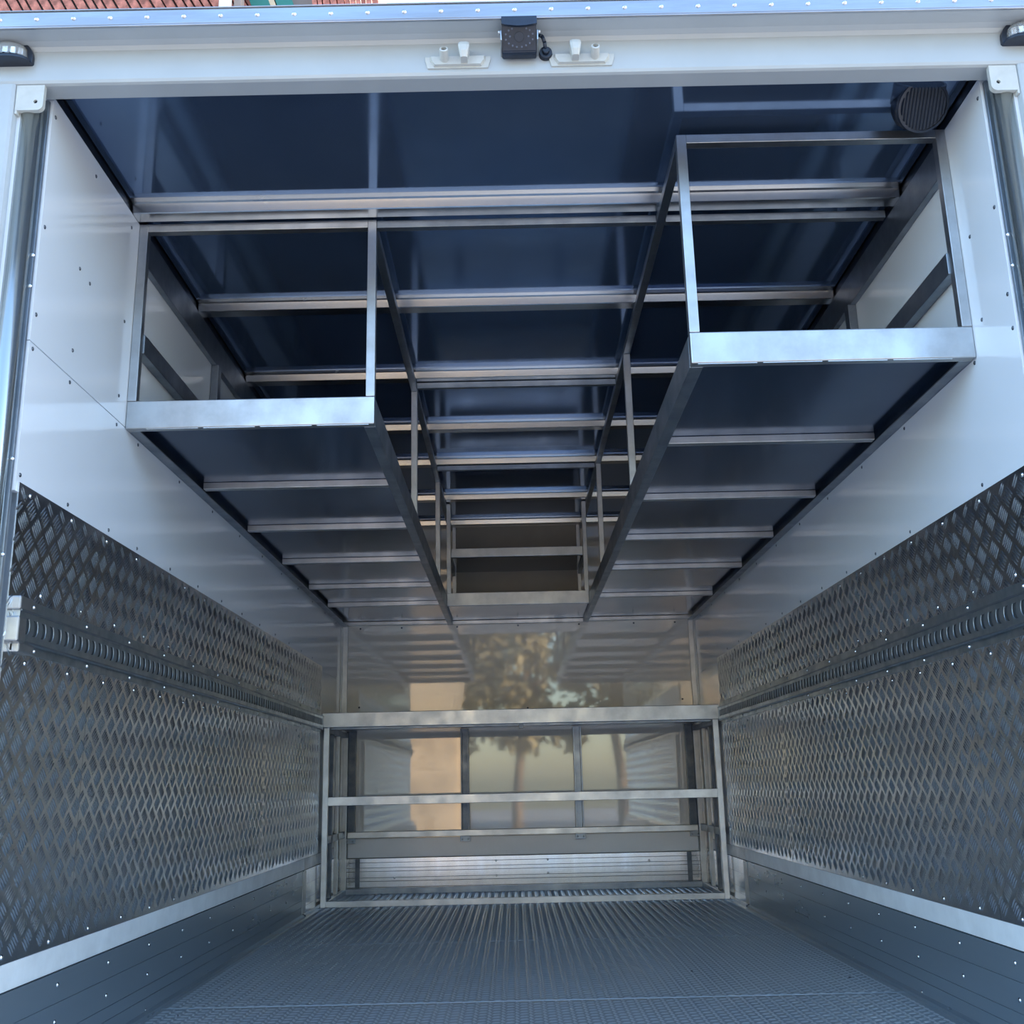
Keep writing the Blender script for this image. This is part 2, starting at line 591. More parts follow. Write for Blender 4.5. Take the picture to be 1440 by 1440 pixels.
# ------------------------------------------------------------------ back wall
wb = mkbox('wall_back', (-1.24, 1.24, YB + 0.004, YB + 0.064, -0.14, 2.44), WHITE, bev=0, kind='structure')
mkbox('upper_panel', (-1.114, 1.114, YB - 0.001, YB + 0.004, 1.05, 2.35), BACKW, wb, bev=0.0006)
mkbox('lower_panel', (-1.05, 1.05, YB - 0.001, YB + 0.004, 0.212, 1.0485), BACKW, wb, bev=0.0006)
for s in (-1, 1):
    mkbox('corner_angle', (s * 1.150, s * 1.116, YB - 0.004, YB + 0.003, 0.0, 2.35), ALU, wb, bev=0.001)
bm = bmesh.new()
for (x, z) in ((-1.035, 1.645), (-0.764, 1.645), (-0.4, 1.645), (0.0, 1.645), (0.4, 1.645), (0.76, 1.645), (1.03, 1.645), (-1.036, 1.136), (0.05, 1.11), (1.05, 1.145), (-0.35, 0.85)):
    dome(bm, (x, YB - 0.001, z), (0, -1, 0), 0.0065, 0.0035)
finish('rivets', bm, RIVD, wb, kind='stuff')
bbk = mkbox('baseboard_back', (-1.137, 1.137, YB - 0.006, YB - 0.0015, 0.0, 0.210), DARKGAP, bev=0, kind='structure')
z = 0.016
for i, h in enumerate((0.022, 0.034, 0.020, 0.036, 0.020, 0.030, 0.024)):
    mkbox('kick_slat', (-1.136, 1.136, YB - 0.011 - (0.0008 if i % 2 else 0), YB - 0.006, z, z + h - 0.0003), KICKB, bbk, bev=0.0008)
    z += h + 0.001
for x in (-1.03, 1.03):
    mkbox('joint_strip', (x - 0.014, x + 0.014, YB - 0.0155, YB - 0.011, 0.014, 0.206), DARKSTEEL, bbk, bev=0.0005)
bm = bmesh.new()
for (x, zz) in ((-0.80, 0.09), (-0.17, 0.18), (-0.17, 0.092), (0.15, 0.18), (0.15, 0.10), (0.78, 0.16), (1.08, 0.18), (1.085, 0.1), (-1.09, 0.17)):
    dome(bm, (x, YB - 0.0128, zz), (0, -1, 0), 0.007, 0.004)
finish('rivets', bm, RIVM, bbk, kind='stuff')

# ------------------------------------------------------------------ ceiling
ce = mkbox('ceiling', (-1.24, 1.24, 2.27, YB + 0.064, ZC + 0.004, 2.47), DARKSTEEL, bev=0, kind='structure')
rib_y = [2.824, 3.500, 4.190, 4.862, 5.440, 6.165, 6.80]
edges = [2.262] + [y - 0.012 for y in rib_y] + [YB]
for a, b_ in zip(edges[:-1], edges[1:]):
    mkbox('ceiling_sheet', (-1.15, 1.15, a, b_ - 0.001, ZC, ZC + 0.004), CEIL, ce, bev=0)
for y in rib_y:
    bm = bmesh.new()
    h = 0.035
    w = 0.052 if y < 6.5 else 0.03
    prof = [(y - 0.034, ZC), (y - 0.034, ZC - 0.003), (y - 0.012, ZC - 0.0035), (y - 0.004, ZC - 0.006), (y, ZC - h + 0.002), (y + 0.003, ZC - h),
            (y + w - 0.003, ZC - h), (y + w, ZC - h + 0.002), (y + w + 0.002, ZC - 0.004), (y + w + 0.025, ZC - 0.003), (y + w + 0.025, ZC)]
    prism(bm, prof, 'X', -1.149, 1.149)
    bmesh.ops.recalc_face_normals(bm, faces=bm.faces)
    finish('ceiling_rib', bm, ALU_X, ce)

# round roof vent
t = thing('roof_vent', 'round black louvred vent hanging from the ceiling over the tall rack', 'vent', (1.05, 2.40, 2.25))
cvent = Vector((1.055, 2.385, 2.318))
nv = Vector((0.02, -0.75, -0.66)).normalized()
q = nv.to_track_quat('Z', 'Y')
bm = bmesh.new()
cyl(bm, cvent - nv * 0.05, cvent, 0.066, 0.066, 32)
finish('vent_drum', bm, BLACK, t)
bm = bmesh.new()
seg = 32
for i in range(seg):
    a0, a1 = 2 * PI * i / seg, 2 * PI * (i + 1) / seg
    def R(a, r, h):
        return cvent + q @ Vector((r * math.cos(a), r * math.sin(a), h))
    for (ra, ha, rb, hb) in ((0.066, 0.0, 0.066, 0.005), (0.066, 0.005, 0.060, 0.006), (0.060, 0.006, 0.060, 0.0)):
        vs = [bm.verts.new(R(a0, ra, ha)), bm.verts.new(R(a1, ra, ha)), bm.verts.new(R(a1, rb, hb)), bm.verts.new(R(a0, rb, hb))]
        bm.faces.new(vs)
finish('vent_rim', bm, BLACK, t)
ux = (Vector((1, 0, 0)) - nv * nv.x).normalized()
uy = nv.cross(ux)
for i in range(-6, 7):
    x = i * 0.0090
    L = math.sqrt(0.058 ** 2 - x * x)
    bm = bmesh.new()
    pts = []
    for (du, dh) in ((-0.0030, 0.0), (0.0012, 0.0045), (0.0022, 0.0040), (-0.0016, 0.0)):
        pts.append((x + du, dh + 0.0006))
    A = [bm.verts.new(cvent + ux * u + nv * h - uy * L) for u, h in pts]
    B = [bm.verts.new(cvent + ux * u + nv * h + uy * L) for u, h in pts]
    for k in range(4):
        bm.faces.new((A[k], A[(k + 1) % 4], B[(k + 1) % 4], B[k]))
    bm.faces.new(A[::-1]); bm.faces.new(B)
    bmesh.ops.recalc_face_normals(bm, faces=bm.faces)
    finish('louvre', bm, BLACK, t)

# ------------------------------------------------------------------ overhead racks
XI = 0.4275
ZU = 1.657


def overhead_rack(s, yf, label, posts, bars):
    t = thing('overhead_rack', label, 'rack', (s * 0.79, yf, ZU), 'welded racks hung under the ceiling')
    xi, xo = s * XI, s * 1.149
    w = 0.026
    e = 0.0015
    zt = 2.3145
    mkbox('front_lip', (xo, xi, yf, yf + 0.03, ZU, 1.742), ALU, t, bev=0.003)
    mkbox('top_rail', (xo - s * w, xi + s * w, yf, yf + w, zt - w, zt), ALU, t, bev=e)
    mkbox('front_post', (xo, xo - s * w, yf, yf + w, 1.742, zt), ALU, t, bev=e)
    mkbox('front_post', (xi, xi + s * w, yf, yf + w, 1.742, zt), ALU, t, bev=e)
    # inner long angle, tall web with a flange
    bm = bmesh.new()
    box(bm, xi, xi + s * 0.004, yf + 0.03, YB - 0.012, ZU, 1.742, bev=0.001)
    box(bm, xi + s * 0.004, xi + s * 0.034, yf + 0.03, YB - 0.012, ZU, ZU + 0.004, bev=0.001)
    finish('inner_rail', bm, ALU_DARK, t)
    bm = bmesh.new()
    box(bm, xo, xo - s * 0.004, yf + 0.03, YB - 0.012, ZU, 1.742, bev=0.001)
    box(bm, xo - s * 0.004, xo - s * 0.034, yf + 0.03, YB - 0.012, ZU, ZU + 0.004, bev=0.001)
    finish('wall_rail', bm, ALU_DARK, t)
    mkbox('rear_rail', (xo - s * 0.005, xi + s * 0.005, YB - 0.045, YB - 0.012, ZU + 0.0045, ZU + 0.026), ALU, t, bev=0.001)
    # upper rails run the length
    mkbox('upper_rail', (xi, xi + s * w, yf + w, YB - 0.012, zt - w, zt), ALU_DARK, t, bev=e)
    mkbox('side_rail', (xo, xo - s * 0.02, yf + w, YB - 0.012, 2.186, 2.286), ALU_DARK, t, bev=e)
    mkbox('side_rail', (xo, xo - s * 0.03, yf + w, YB - 0.012, 1.902, 1.962), ALU_DARK, t, bev=e)
    for y in (yf + 0.80, yf + 2.2, yf + 3.4):
        mkbox('wall_post', (xo, xo - s * 0.028, y, y + 0.04, 1.742, 2.186), ALU_DARK, t, bev=e)
    for y in posts:
        mkbox('post', (xi, xi + s * w, y, y + w, 1.742 - 0.03, zt - w), ALU, t, bev=e)
    for y in bars:
        mkbox('cross_bar', (xo - s * 0.036, xi + s * 0.036, y, y + 0.03, ZU + 0.0045, ZU + 0.028), ALU, t, bev=0.0015)
    mkbox('shelf_deck', (xo - s * 0.005, xi + s * 0.005, yf + 0.032, YB - 0.046, ZU + 0.0285, ZU + 0.0325), DECK, t, bev=0)
    bm = bmesh.new()
    for i in range(4):
        a = xo - s * (0.06 + i * 0.165)
        box(bm, a, a - s * 0.15, yf + 0.003, yf + 0.009, ZU - 0.0015, ZU, bev=0)
    finish('weld_seams', bm, ALU_X, t, kind='stuff')
    return t


overhead_rack(-1, 2.887, 'long welded aluminium rack hung along the left wall, shorter front opening', (4.27, 5.68), (3.55, 4.18, 4.84, 5.50, 6.08))
overhead_rack(1, 2.483, 'long welded aluminium rack hung along the right wall, nearer the door', (3.91, 5.39), (3.15, 3.82, 4.49, 5.15, 5.95))

# bridge shelf between the racks at the back
t = thing('bridge_shelf', 'small aluminium two-tier shelf bridging both ceiling racks at the back wall', 'shelf', (0, 6.25, 1.66))
xa, xb = -XI + 0.0005, XI - 0.0005
yf = 6.25
mkbox('front_lip', (xa, xb, yf, yf + 0.025, 1.680, 1.757), ALU, t, bev=0.002)
mkbox('shelf_rail', (xa + 0.026, xb - 0.026, yf, yf + 0.025, 1.976, 2.030), ALU, t, bev=0.002)
for s in (-1, 1):
    mkbox('post', (s * (XI + 0.0), s * (XI - 0.026), yf - 0.001, yf + 0.025, 1.757, 2.313), ALU, t, bev=0.0015)
    mkbox('post', (s * (XI - 0.002), s * (XI - 0.026), YB - 0.032, YB - 0.008, 1.690, 2.313), ALU, t, bev=0.0015)
    mkbox('side_rail', (s * (XI - 0.001), s * (XI - 0.022), yf + 0.026, YB - 0.033, 1.976, 2.0), ALU_DARK, t, bev=0.001)
mkbox('shelf_deck', (xa, xb, yf + 0.026, YB - 0.008, 1.681, 1.685), DECK, t, bev=0)
mkbox('shelf_deck', (xa + 0.022, xb - 0.022, yf + 0.026, YB - 0.033, 2.001, 2.005), DECK, t, bev=0)
mkbox('back_sheet', (xa, xb, YB - 0.007, YB - 0.003, 1.686, 2.314), plain('grey_backing_sheet', (0.34, 0.33, 0.31), 0.35, var=0.06), t, bev=0)
mkbox('rear_rail', (xa, xb, YB - 0.040, YB - 0.008, 1.657, 1.679), ALU, t, bev=0.001)

# cross bars tying the racks together under the ceiling ribs
for y, d in ((2.889, 'ceiling tie bar level with the shorter rack front'), (4.232, 'ceiling tie bar over the first hanging posts'), (5.452, 'ceiling tie bar over the second hanging posts')):
    a = -XI + 0.001
    b_ = XI - 0.001
    o = mkbox('tie_bar', (a, b_, y, y + 0.024, 2.288, 2.312), ALU_DARK, bev=0.0015)
    tag(o, 'thin aluminium ' + d, 'bar', 'tie bars between the ceiling racks')
    if y < 3:
        o = mkbox('tie_bar', (XI + 0.027, 1.127, y, y + 0.024, 2.288, 2.312), ALU_DARK, bev=0.0015)
        tag(o, 'thin aluminium tie bar inside the top of the rack nearer the door', 'bar', 'tie bars between the ceiling racks')

# ------------------------------------------------------------------ rear floor rack
t = thing('storage_rack', 'wide aluminium floor rack with two open shelves against the back wall', 'rack', (0, YR, 0))
xo = 1.1265
u = 0.030
mkbox('top_lip', (-1.137, 1.137, YR, YR + 0.03, 0.972, 1.055), ALU, t, bev=0.003)
mkbox('top_deck', (-1.125, 1.125, YR + 0.03, YB - 0.02, 0.990, 0.995), DECK, t, bev=0)
mkbox('middle_rail', (-xo + u, xo - u, YR, YR + u, 0.540, 0.588), ALU, t, bev=0.002)
mkbox('bottom_rail', (-xo + u, xo - u, YR, YR + u, 0.001, 0.034), ALU, t, bev=0.002)
mkbox('bottom_rail', (-xo + u, xo - u, YB - 0.056, YB - 0.026, 0.001, 0.034), ALU_DARK, t, bev=0.002)
for s in (-1, 1):
    mkbox('front_post', (s * xo, s * (xo - u), YR, YR + u, 0.001, 0.972), ALU, t, bev=0.002)
    mkbox('rear_post', (s * xo, s * (xo - u), YB - 0.056, YB - 0.026, 0.001, 0.972), ALU, t, bev=0.002)
    mkbox('side_rail', (s * xo, s * (xo - u), YR + u, YB - 0.056, 0.001, 0.030), ALU, t, bev=0.002)
    mkbox('side_rail', (s * xo, s * (xo - u), YR + u, YB - 0.056, 0.942, 0.972), ALU_DARK, t, bev=0.002)
    mkbox('side_rail', (s * xo, s * (xo - 0.022), YR + u, YB - 0.056, 0.335, 0.375), ALU_DARK, t, bev=0.002)
    mkbox('side_post', (s * xo, s * (xo - 0.022), YR + 0.20, YR + 0.235, 0.030, 0.942), DARKSTEEL, t, bev=0.002)
    mkbox('side_post', (s * xo, s * (xo - 0.022), YR + 0.42, YR + 0.455, 0.030, 0.942), ALU, t, bev=0.002)
mkbox('rear_top_rail', (-xo + u, xo - u, YR + 0.05, YR + 0.08, 0.962, 0.988), ALU_DARK, t, bev=0.002)
mkbox('rear_rail', (-1.09, 1.09, YB - 0.050, YB - 0.022, 0.332, 0.368), ALU, t, bev=0.002)
for x, mm in ((-1.075, DARKSTEEL), (-0.3575, DARKSTEEL), (0.3585, ALU_DARK), (1.0725, DARKSTEEL)):
    w = 0.052 if abs(x) < 1 else 0.058
    bm = bmesh.new()
    # channel strut, open to the front
    x0, x1 = x - w / 2, x + w / 2
    prism(bm, [(x0, YB - 0.045), (x0 + 0.008, YB - 0.045), (x0 + 0.010, YB - 0.020), (x1 - 0.010, YB - 0.020), (x1 - 0.008, YB - 0.045), (x1, YB - 0.045), (x1, YB - 0.014), (x0, YB - 0.014)], 'Z', 0.3685, 0.985)
    bmesh.ops.recalc_face_normals(bm, faces=bm.faces)
    finish('strut', bm, mm, t)
    bm = bmesh.new()
    box(bm, x0 - 0.006, x1 + 0.006, YB - 0.052, YB - 0.048 + 0.002, 0.300, 0.3315, bev=0.001)
    for dx in (-0.018, 0.018):
        dome(bm, (x + dx, YB - 0.052, 0.314), (0, -1, 0), 0.005, 0.004)
    finish('bracket', bm, ALU_DARK, t)
mkbox('lower_strip', (-1.09, 1.09, YB - 0.0215, YB - 0.0135, 0.214, 0.326), plain('white_strip', (0.88, 0.89, 0.90), 0.2, var=0.02), t, bev=0.001)
mkbox('hanger_tab', (-0.012, 0.012, YR + 0.004, YR + 0.03, 0.945, 0.972), DARKSTEEL, t, bev=0.001)

# ------------------------------------------------------------------ rear portal
por = bmesh.new()
ZH0, ZH1 = 2.296, 2.403
# header: vertical face, rounded lower edge, underside back to the lining
pts = [(YOPEN, ZH1), (YOPEN, ZH0 + 0.010), (YOPEN + 0.003, ZH0 + 0.003), (YOPEN + 0.010, ZH0), (2.255, ZH0), (2.255, ZC + 0.003), (2.25, 2.44), (YOPEN, 2.44)]
prism(por, pts, 'X', -1.34, 1.34)
bmesh.ops.recalc_face_normals(por, faces=por.faces)
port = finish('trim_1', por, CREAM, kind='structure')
for s in (-1, 1):
    bm = bmesh.new()
    xi = 1.208
    pts = [(s * xi, YOPEN + 0.010), (s * (xi + 0.003), YOPEN + 0.003), (s * (xi + 0.010), YOPEN), (s * 1.34, YOPEN), (s * 1.34, 2.26), (s * xi, 2.26)]
    prism(bm, pts, 'Z', -0.3, ZH0 + 0.002)
    bmesh.ops.recalc_face_normals(bm, faces=bm.faces)
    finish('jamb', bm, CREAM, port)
    bm = bmesh.new()
    cyl(bm, (s * 1.182, 2.2345, -0.1), (s * 1.182, 2.2345, 2.27), 0.026, seg=28)
    finish('door_post', bm, POST, port)
    mkbox('seal_strip', (s * 1.155, s * 1.205, 2.258, 2.268, -0.1, ZH0), ALU_DARK, port, bev=0.001)
    bm = bmesh.new()
    for z in (1.875, 1.795, 1.37, 1.15):
        dome(bm, (s * 1.1575, 2.2578, z), (0, -1, 0), 0.006, 0.004)
    finish('rivets', bm, RIVM, port, kind='stuff')
# overhang of the roof with the riveted edge strip
bm = bmesh.new()
pts = [(2.133, ZH1 - 0.0035), (2.175, ZH1 - 0.0035), (2.190, ZH1 - 0.008), (YOPEN - 0.0005, ZH1 - 0.018), (YOPEN - 0.0005, 2.446), (2.133, 2.446)]
prism(bm, pts, 'X', -1.36, 1.36)
bmesh.ops.recalc_face_normals(bm, faces=bm.faces)
oh = finish('trim_2', bm, CREAM, kind='structure')
bm = bmesh.new()
box(bm, -1.36, 1.36, 2.1285, 2.1325, ZH1 + 0.001, 2.442, bev=0.001)
box(bm, -1.36, 1.36, 2.126, 2.1325, ZH1 - 0.006, ZH1 - 0.001, bev=0.0015)
box(bm, -1.36, 1.36, 2.1285, 2.25, 2.4465, 2.4495, bev=0.001)
finish('edge_strip', bm, EDGE, oh)
bm = bmesh.new()
nr = 29
rs = 0.0875
xs0 = -0.042 + (-1.047 + 0.042) * 2.133 / 1.95
for i in range(-1, 30):
    x = xs0 + i * rs
    if abs(x) < 1.35:
        dome(bm, (x, 2.1285, 2.4235), (0, -1, 0), 0.0060, 0.0045, seg=10)
finish('rivets', bm, RIVM, oh, kind='stuff')

# cream corner eyelets
for s, lab in ((-1, 'cream corner bracket with a hole, above the left door post'), (1, 'cream corner bracket with a hole, above the right door post')):
    t = thing('corner_bracket', lab, 'bracket', (s * 1.18, 2.2, 2.25), 'cream brackets in the door frame corners')
    bm = bmesh.new()
    n = 6
    x0, x1 = s * 1.2078, s * 1.1415
    zb, ztp = 2.228, ZH0 + 0.0005
    r = 0.014
    out = [(x0, ztp), (x0, zb)]
    for i in range(n + 1):
        a = -PI / 2 + (PI / 2) * i / n
        out.append((x1 + s * r - s * r * math.cos(a), zb + r + r * math.sin(a)))
    out.append((x1, ztp))
    # plate with a round hole: ring bridge
    hc = (s * 1.160, 2.251)
    hr = 0.0050
    yb_, yf_ = 2.197, 2.2005
    outer = bmesh.ops  # noqa
    segs = 24
    def ray_out(a):
        d = (math.cos(a), math.sin(a))
        best = 1e9
        for i in range(len(out)):
            p0, p1 = out[i], out[(i + 1) % len(out)]
            ex, ey = p1[0] - p0[0], p1[1] - p0[1]
            den = d[0] * ey - d[1] * ex
            if abs(den) < 1e-12:
                continue
            tt = ((p0[0] - hc[0]) * ey - (p0[1] - hc[1]) * ex) / den
            uu = ((p0[0] - hc[0]) * d[1] - (p0[1] - hc[1]) * d[0]) / den
            if tt > 0 and -1e-9 <= uu <= 1 + 1e-9:
                best = min(best, tt)
        return (hc[0] + d[0] * best, hc[1] + d[1] * best)
    angs = sorted([2 * PI * i / segs for i in range(segs)] + [math.atan2(p[1] - hc[1], p[0] - hc[0]) % (2 * PI) for p in out])
    O, I, Ob, Ib = [], [], [], []
    for a in angs:
        ox, oz = ray_out(a)
        ix, iz = hc[0] + hr * math.cos(a), hc[1] + hr * math.sin(a)
        O.append(bm.verts.new((ox, yf_, oz))); I.append(bm.verts.new((ix, yf_, iz)))
        Ob.append(bm.verts.new((ox, yb_ + 0.016, oz))); Ib.append(bm.verts.new((ix, yb_ + 0.016, iz)))
    for i in range(len(angs)):
        j = (i + 1) % len(angs)
        bm.faces.new((O[i], O[j], I[j], I[i]))
        bm.faces.new((Ob[j], Ob[i], Ib[i], Ib[j]))
        bm.faces.new((O[j], O[i], Ob[i], Ob[j]))
        bm.faces.new((I[i], I[j], Ib[j], Ib[i]))
    bmesh.ops.remove_doubles(bm, verts=bm.verts, dist=1e-6)
    bmesh.ops.recalc_face_normals(bm, faces=bm.faces)
    plate_ = finish('bracket_plate', bm, CREAMTAB, t)
    mkbox('hole_backing', (hc[0] - 0.010, hc[0] + 0.010, 2.2065, 2.2078, hc[1] - 0.010, hc[1] + 0.010), BLACK, plate_, bev=0)
    bm = bmesh.new()
    prism(bm, [(s * 1.2079, 2.201), (s * 1.2079, 2.245), (s * 1.199, 2.245), (s * 1.203, 2.201)], 'Z', 2.219, ztp)
    bmesh.ops.recalc_face_normals(bm, faces=bm.faces)
    finish('side_web', bm, CREAMTAB, t)

# keeper plates with a stud and a tongue
def keeper(cx_, flip, label):
    zc_ = 2.345
    K = 2.196 / 1.95
    t = thing('lock_keeper', label, 'keeper', (cx_, YOPEN, 2.31), 'cream lock keepers on the header')
    f = -1 if flip else 1
    yf_ = YOPEN
    zb, zt_ = 2.314, 2.345
    bm = bmesh.new()
    ol = [(-0.079, zt_), (0.079, zt_), (0.079, zt_ - 0.008), (0.073, zb), (-0.073, zb), (-0.079, zt_ - 0.008)]
    prism(bm, [(cx_ + x, z_) for x, z_ in ol], 'Y', yf_ - 0.004, yf_)
    bmesh.ops.recalc_face_normals(bm, faces=bm.faces)
    finish('back_plate', bm, CREAMTAB, t)
    bm = bmesh.new()
    ol2 = [(-0.068, zt_ - 0.001), (0.068, zt_ - 0.001), (0.067, zt_ - 0.012), (0.058, zb + 0.004), (-0.058, zb + 0.004), (-0.067, zt_ - 0.012)]
    A = [bm.verts.new((cx_ + x, yf_ - 0.004, z_)) for x, z_ in ol2]
    B = [bm.verts.new((cx_ + x * 0.94, yf_ - 0.012, zb + 0.004 + (z_ - zb - 0.004) * 0.85 + 0.001)) for x, z_ in ol2]
    for i in range(6):
        bm.faces.new((A[i], A[(i + 1) % 6], B[(i + 1) % 6], B[i]))
    bm.faces.new(B)
    bmesh.ops.recalc_face_normals(bm, faces=bm.faces)
    finish('raised_face', bm, CREAMTAB, t)
    # hollow stud
    xs = cx_ - f * 0.032
    bm = bmesh.new()
    c0, c1 = Vector((xs, yf_ - 0.008, zt_ - 0.012)), Vector((xs, yf_ - 0.036, zt_ - 0.002))
    cyl(bm, c0, c1, 0.0108, 0.0104, 18, caps=False)
    d = (c1 - c0).normalized()
    cyl(bm, c1, c1 + d * 0.0015, 0.0104, 0.0070, 18, caps=False)
    cyl(bm, c1 + d * 0.0015, c1 - d * 0.012, 0.0070, 0.0070, 18, caps=False)
    stud_ = finish('stud', bm, CREAMTAB, t)
    bm = bmesh.new()
    cyl(bm, c1 - d * 0.013, c1 - d * 0.006, 0.0072, 0.0072, 14)
    finish('stud_bore', bm, DARKSTEEL, stud_)
    # tongue: tapered rounded cam
    xt = cx_ + f * 0.016
    bm = bmesh.new()
    secs = [(zt_ - 0.024, 0.008, yf_ - 0.036, yf_ - 0.008), (zt_ - 0.010, 0.0105, yf_ - 0.042, yf_ - 0.008), (zt_ + 0.006, 0.0135, yf_ - 0.042, yf_ - 0.010), (zt_ + 0.016, 0.0125, yf_ - 0.038, yf_ - 0.012), (zt_ + 0.021, 0.008, yf_ - 0.032, yf_ - 0.016)]
    rings = []
    for (z_, hw, ya, yb2) in secs:
        rings.append([bm.verts.new((xt + sx_ * hw, yy, z_)) for sx_, yy in ((-1, ya + 0.003), (-.6, ya), (.6, ya), (1, ya + 0.003), (1, yb2), (-1, yb2))])
    for a, b2 in zip(rings[:-1], rings[1:]):
        for i in range(6):
            bm.faces.new((a[i], a[(i + 1) % 6], b2[(i + 1) % 6], b2[i]))
    bm.faces.new(rings[0][::-1]); bm.faces.new(rings[-1])
    bmesh.ops.recalc_face_normals(bm, faces=bm.faces)
    finish('tongue', bm, CREAMTAB, t, smooth=False)


KX = 2.196 / 1.95
keeper(-0.042 + (-0.1315 + 0.042) * KX - 0.0, False, 'cream lock keeper plate on the header, on the left side of the camera')
keeper(-0.042 + (0.1345 + 0.042) * KX, True, 'cream lock keeper plate on the header, beside the camera cable')

# reversing camera
t = thing('reversing_camera', 'boxy black reversing camera with round lights on the door header', 'camera', (0.002, 2.17, 2.33))
xc = -0.042 + (0.002 + 0.042) * 1.10
bm = bmesh.new()
w = 0.041
prism(bm, [(2.170, 2.331), (2.163, 2.334), (2.122, 2.383), (2.128, 2.398), (2.188, 2.398), (2.188, 2.331)], 'X', xc - w, xc + w)
bmesh.ops.recalc_face_normals(bm, faces=bm.faces)
bmesh.ops.bevel(bm, geom=bm.edges[:], offset=0.002, segments=2, affect='EDGES')
hous_ = finish('housing', bm, BLACK, t)
bm = bmesh.new()
n = 10
A, B = [], []
for i in range(n + 1):
    u_ = -1 + 2 * i / n
    zz = 2.375 - 0.006 * (1 - u_ * u_)
    A.append(bm.verts.new((xc + u_ * (w + 0.001), 2.116, zz)))
    B.append(bm.verts.new((xc + u_ * (w + 0.001), 2.122, 2.400)))
for i in range(n):
    bm.faces.new((A[i], A[i + 1], B[i + 1], B[i]))
r_ = bmesh.ops.extrude_face_region(bm, geom=bm.faces[:])
bmesh.ops.translate(bm, verts=[v_ for v_ in r_['geom'] if isinstance(v_, bmesh.types.BMVert)], vec=(0, 0.006, 0))
bmesh.ops.recalc_face_normals(bm, faces=bm.faces)
finish('sun_visor', bm, BLACK, t)
bm = bmesh.new()
fn = Vector((0, -0.767, -0.642))
def onface(dx, dz):
    """point on the slanted camera face, dz measured along it from its middle"""
    return Vector((xc + dx, 2.1425, 2.3585)) + Vector((0, -0.642, 0.767)) * dz
cyl(bm, onface(0, 0) - fn * 0.004, onface(0, 0) + fn * 0.003, 0.012, 0.011, 20)
finish('lens', bm, BLACK, hous_)
for sgn in (-1, 1):
    for (dx, dz) in ((0.017, 0.018), (0.025, 0.014), (0.032, 0.006), (0.022, 0.001), (0.032, -0.006), (0.025, -0.014), (0.016, -0.019), (0.006, -0.022)):
        bm = bmesh.new()
        cyl(bm, onface(sgn * dx, dz) - fn * 0.003, onface(sgn * dx, dz) + fn * 0.0014, 0.0026, 0.0022, 10)
        finish('led', bm, LEDM, hous_)
for sgn in (-1, 1):
    bm = bmesh.new()
    box(bm, xc + sgn * (w + 0.0005), xc + sgn * (w + 0.004), 2.135, 2.196, 2.345, 2.372, bev=0.001)
    cyl(bm, (xc + sgn * (w + 0.003), 2.145, 2.373), (xc + sgn * (w + 0.009), 2.145, 2.373), 0.005, 0.005, 12)
    finish('side_bracket', bm, RIVM if False else ALU, t)
bm = bmesh.new()
cpts = [Vector((xc + w + 0.004, 2.17, 2.386)), Vector((xc + w + 0.015, 2.165, 2.376)), Vector((xc + w + 0.020, 2.168, 2.362)), Vector((xc + w + 0.022, 2.18, 2.352)), Vector((xc + w + 0.023, 2.194, 2.350))]
for a, b2 in zip(cpts[:-1], cpts[1:]):
    cyl(bm, a, b2, 0.0045, 0.0045, 10)
finish('cable', bm, BLACK, t)
bm = bmesh.new()
cyl(bm, (xc + w + 0.023, 2.196, 2.348), (xc + w + 0.023, 2.184, 2.348), 0.017, 0.015, 20)
cyl(bm, (xc + w + 0.023, 2.184, 2.348), (xc + w + 0.023, 2.176, 2.348), 0.009, 0.007, 16)
finish('cable_grommet', bm, BLACK, t)

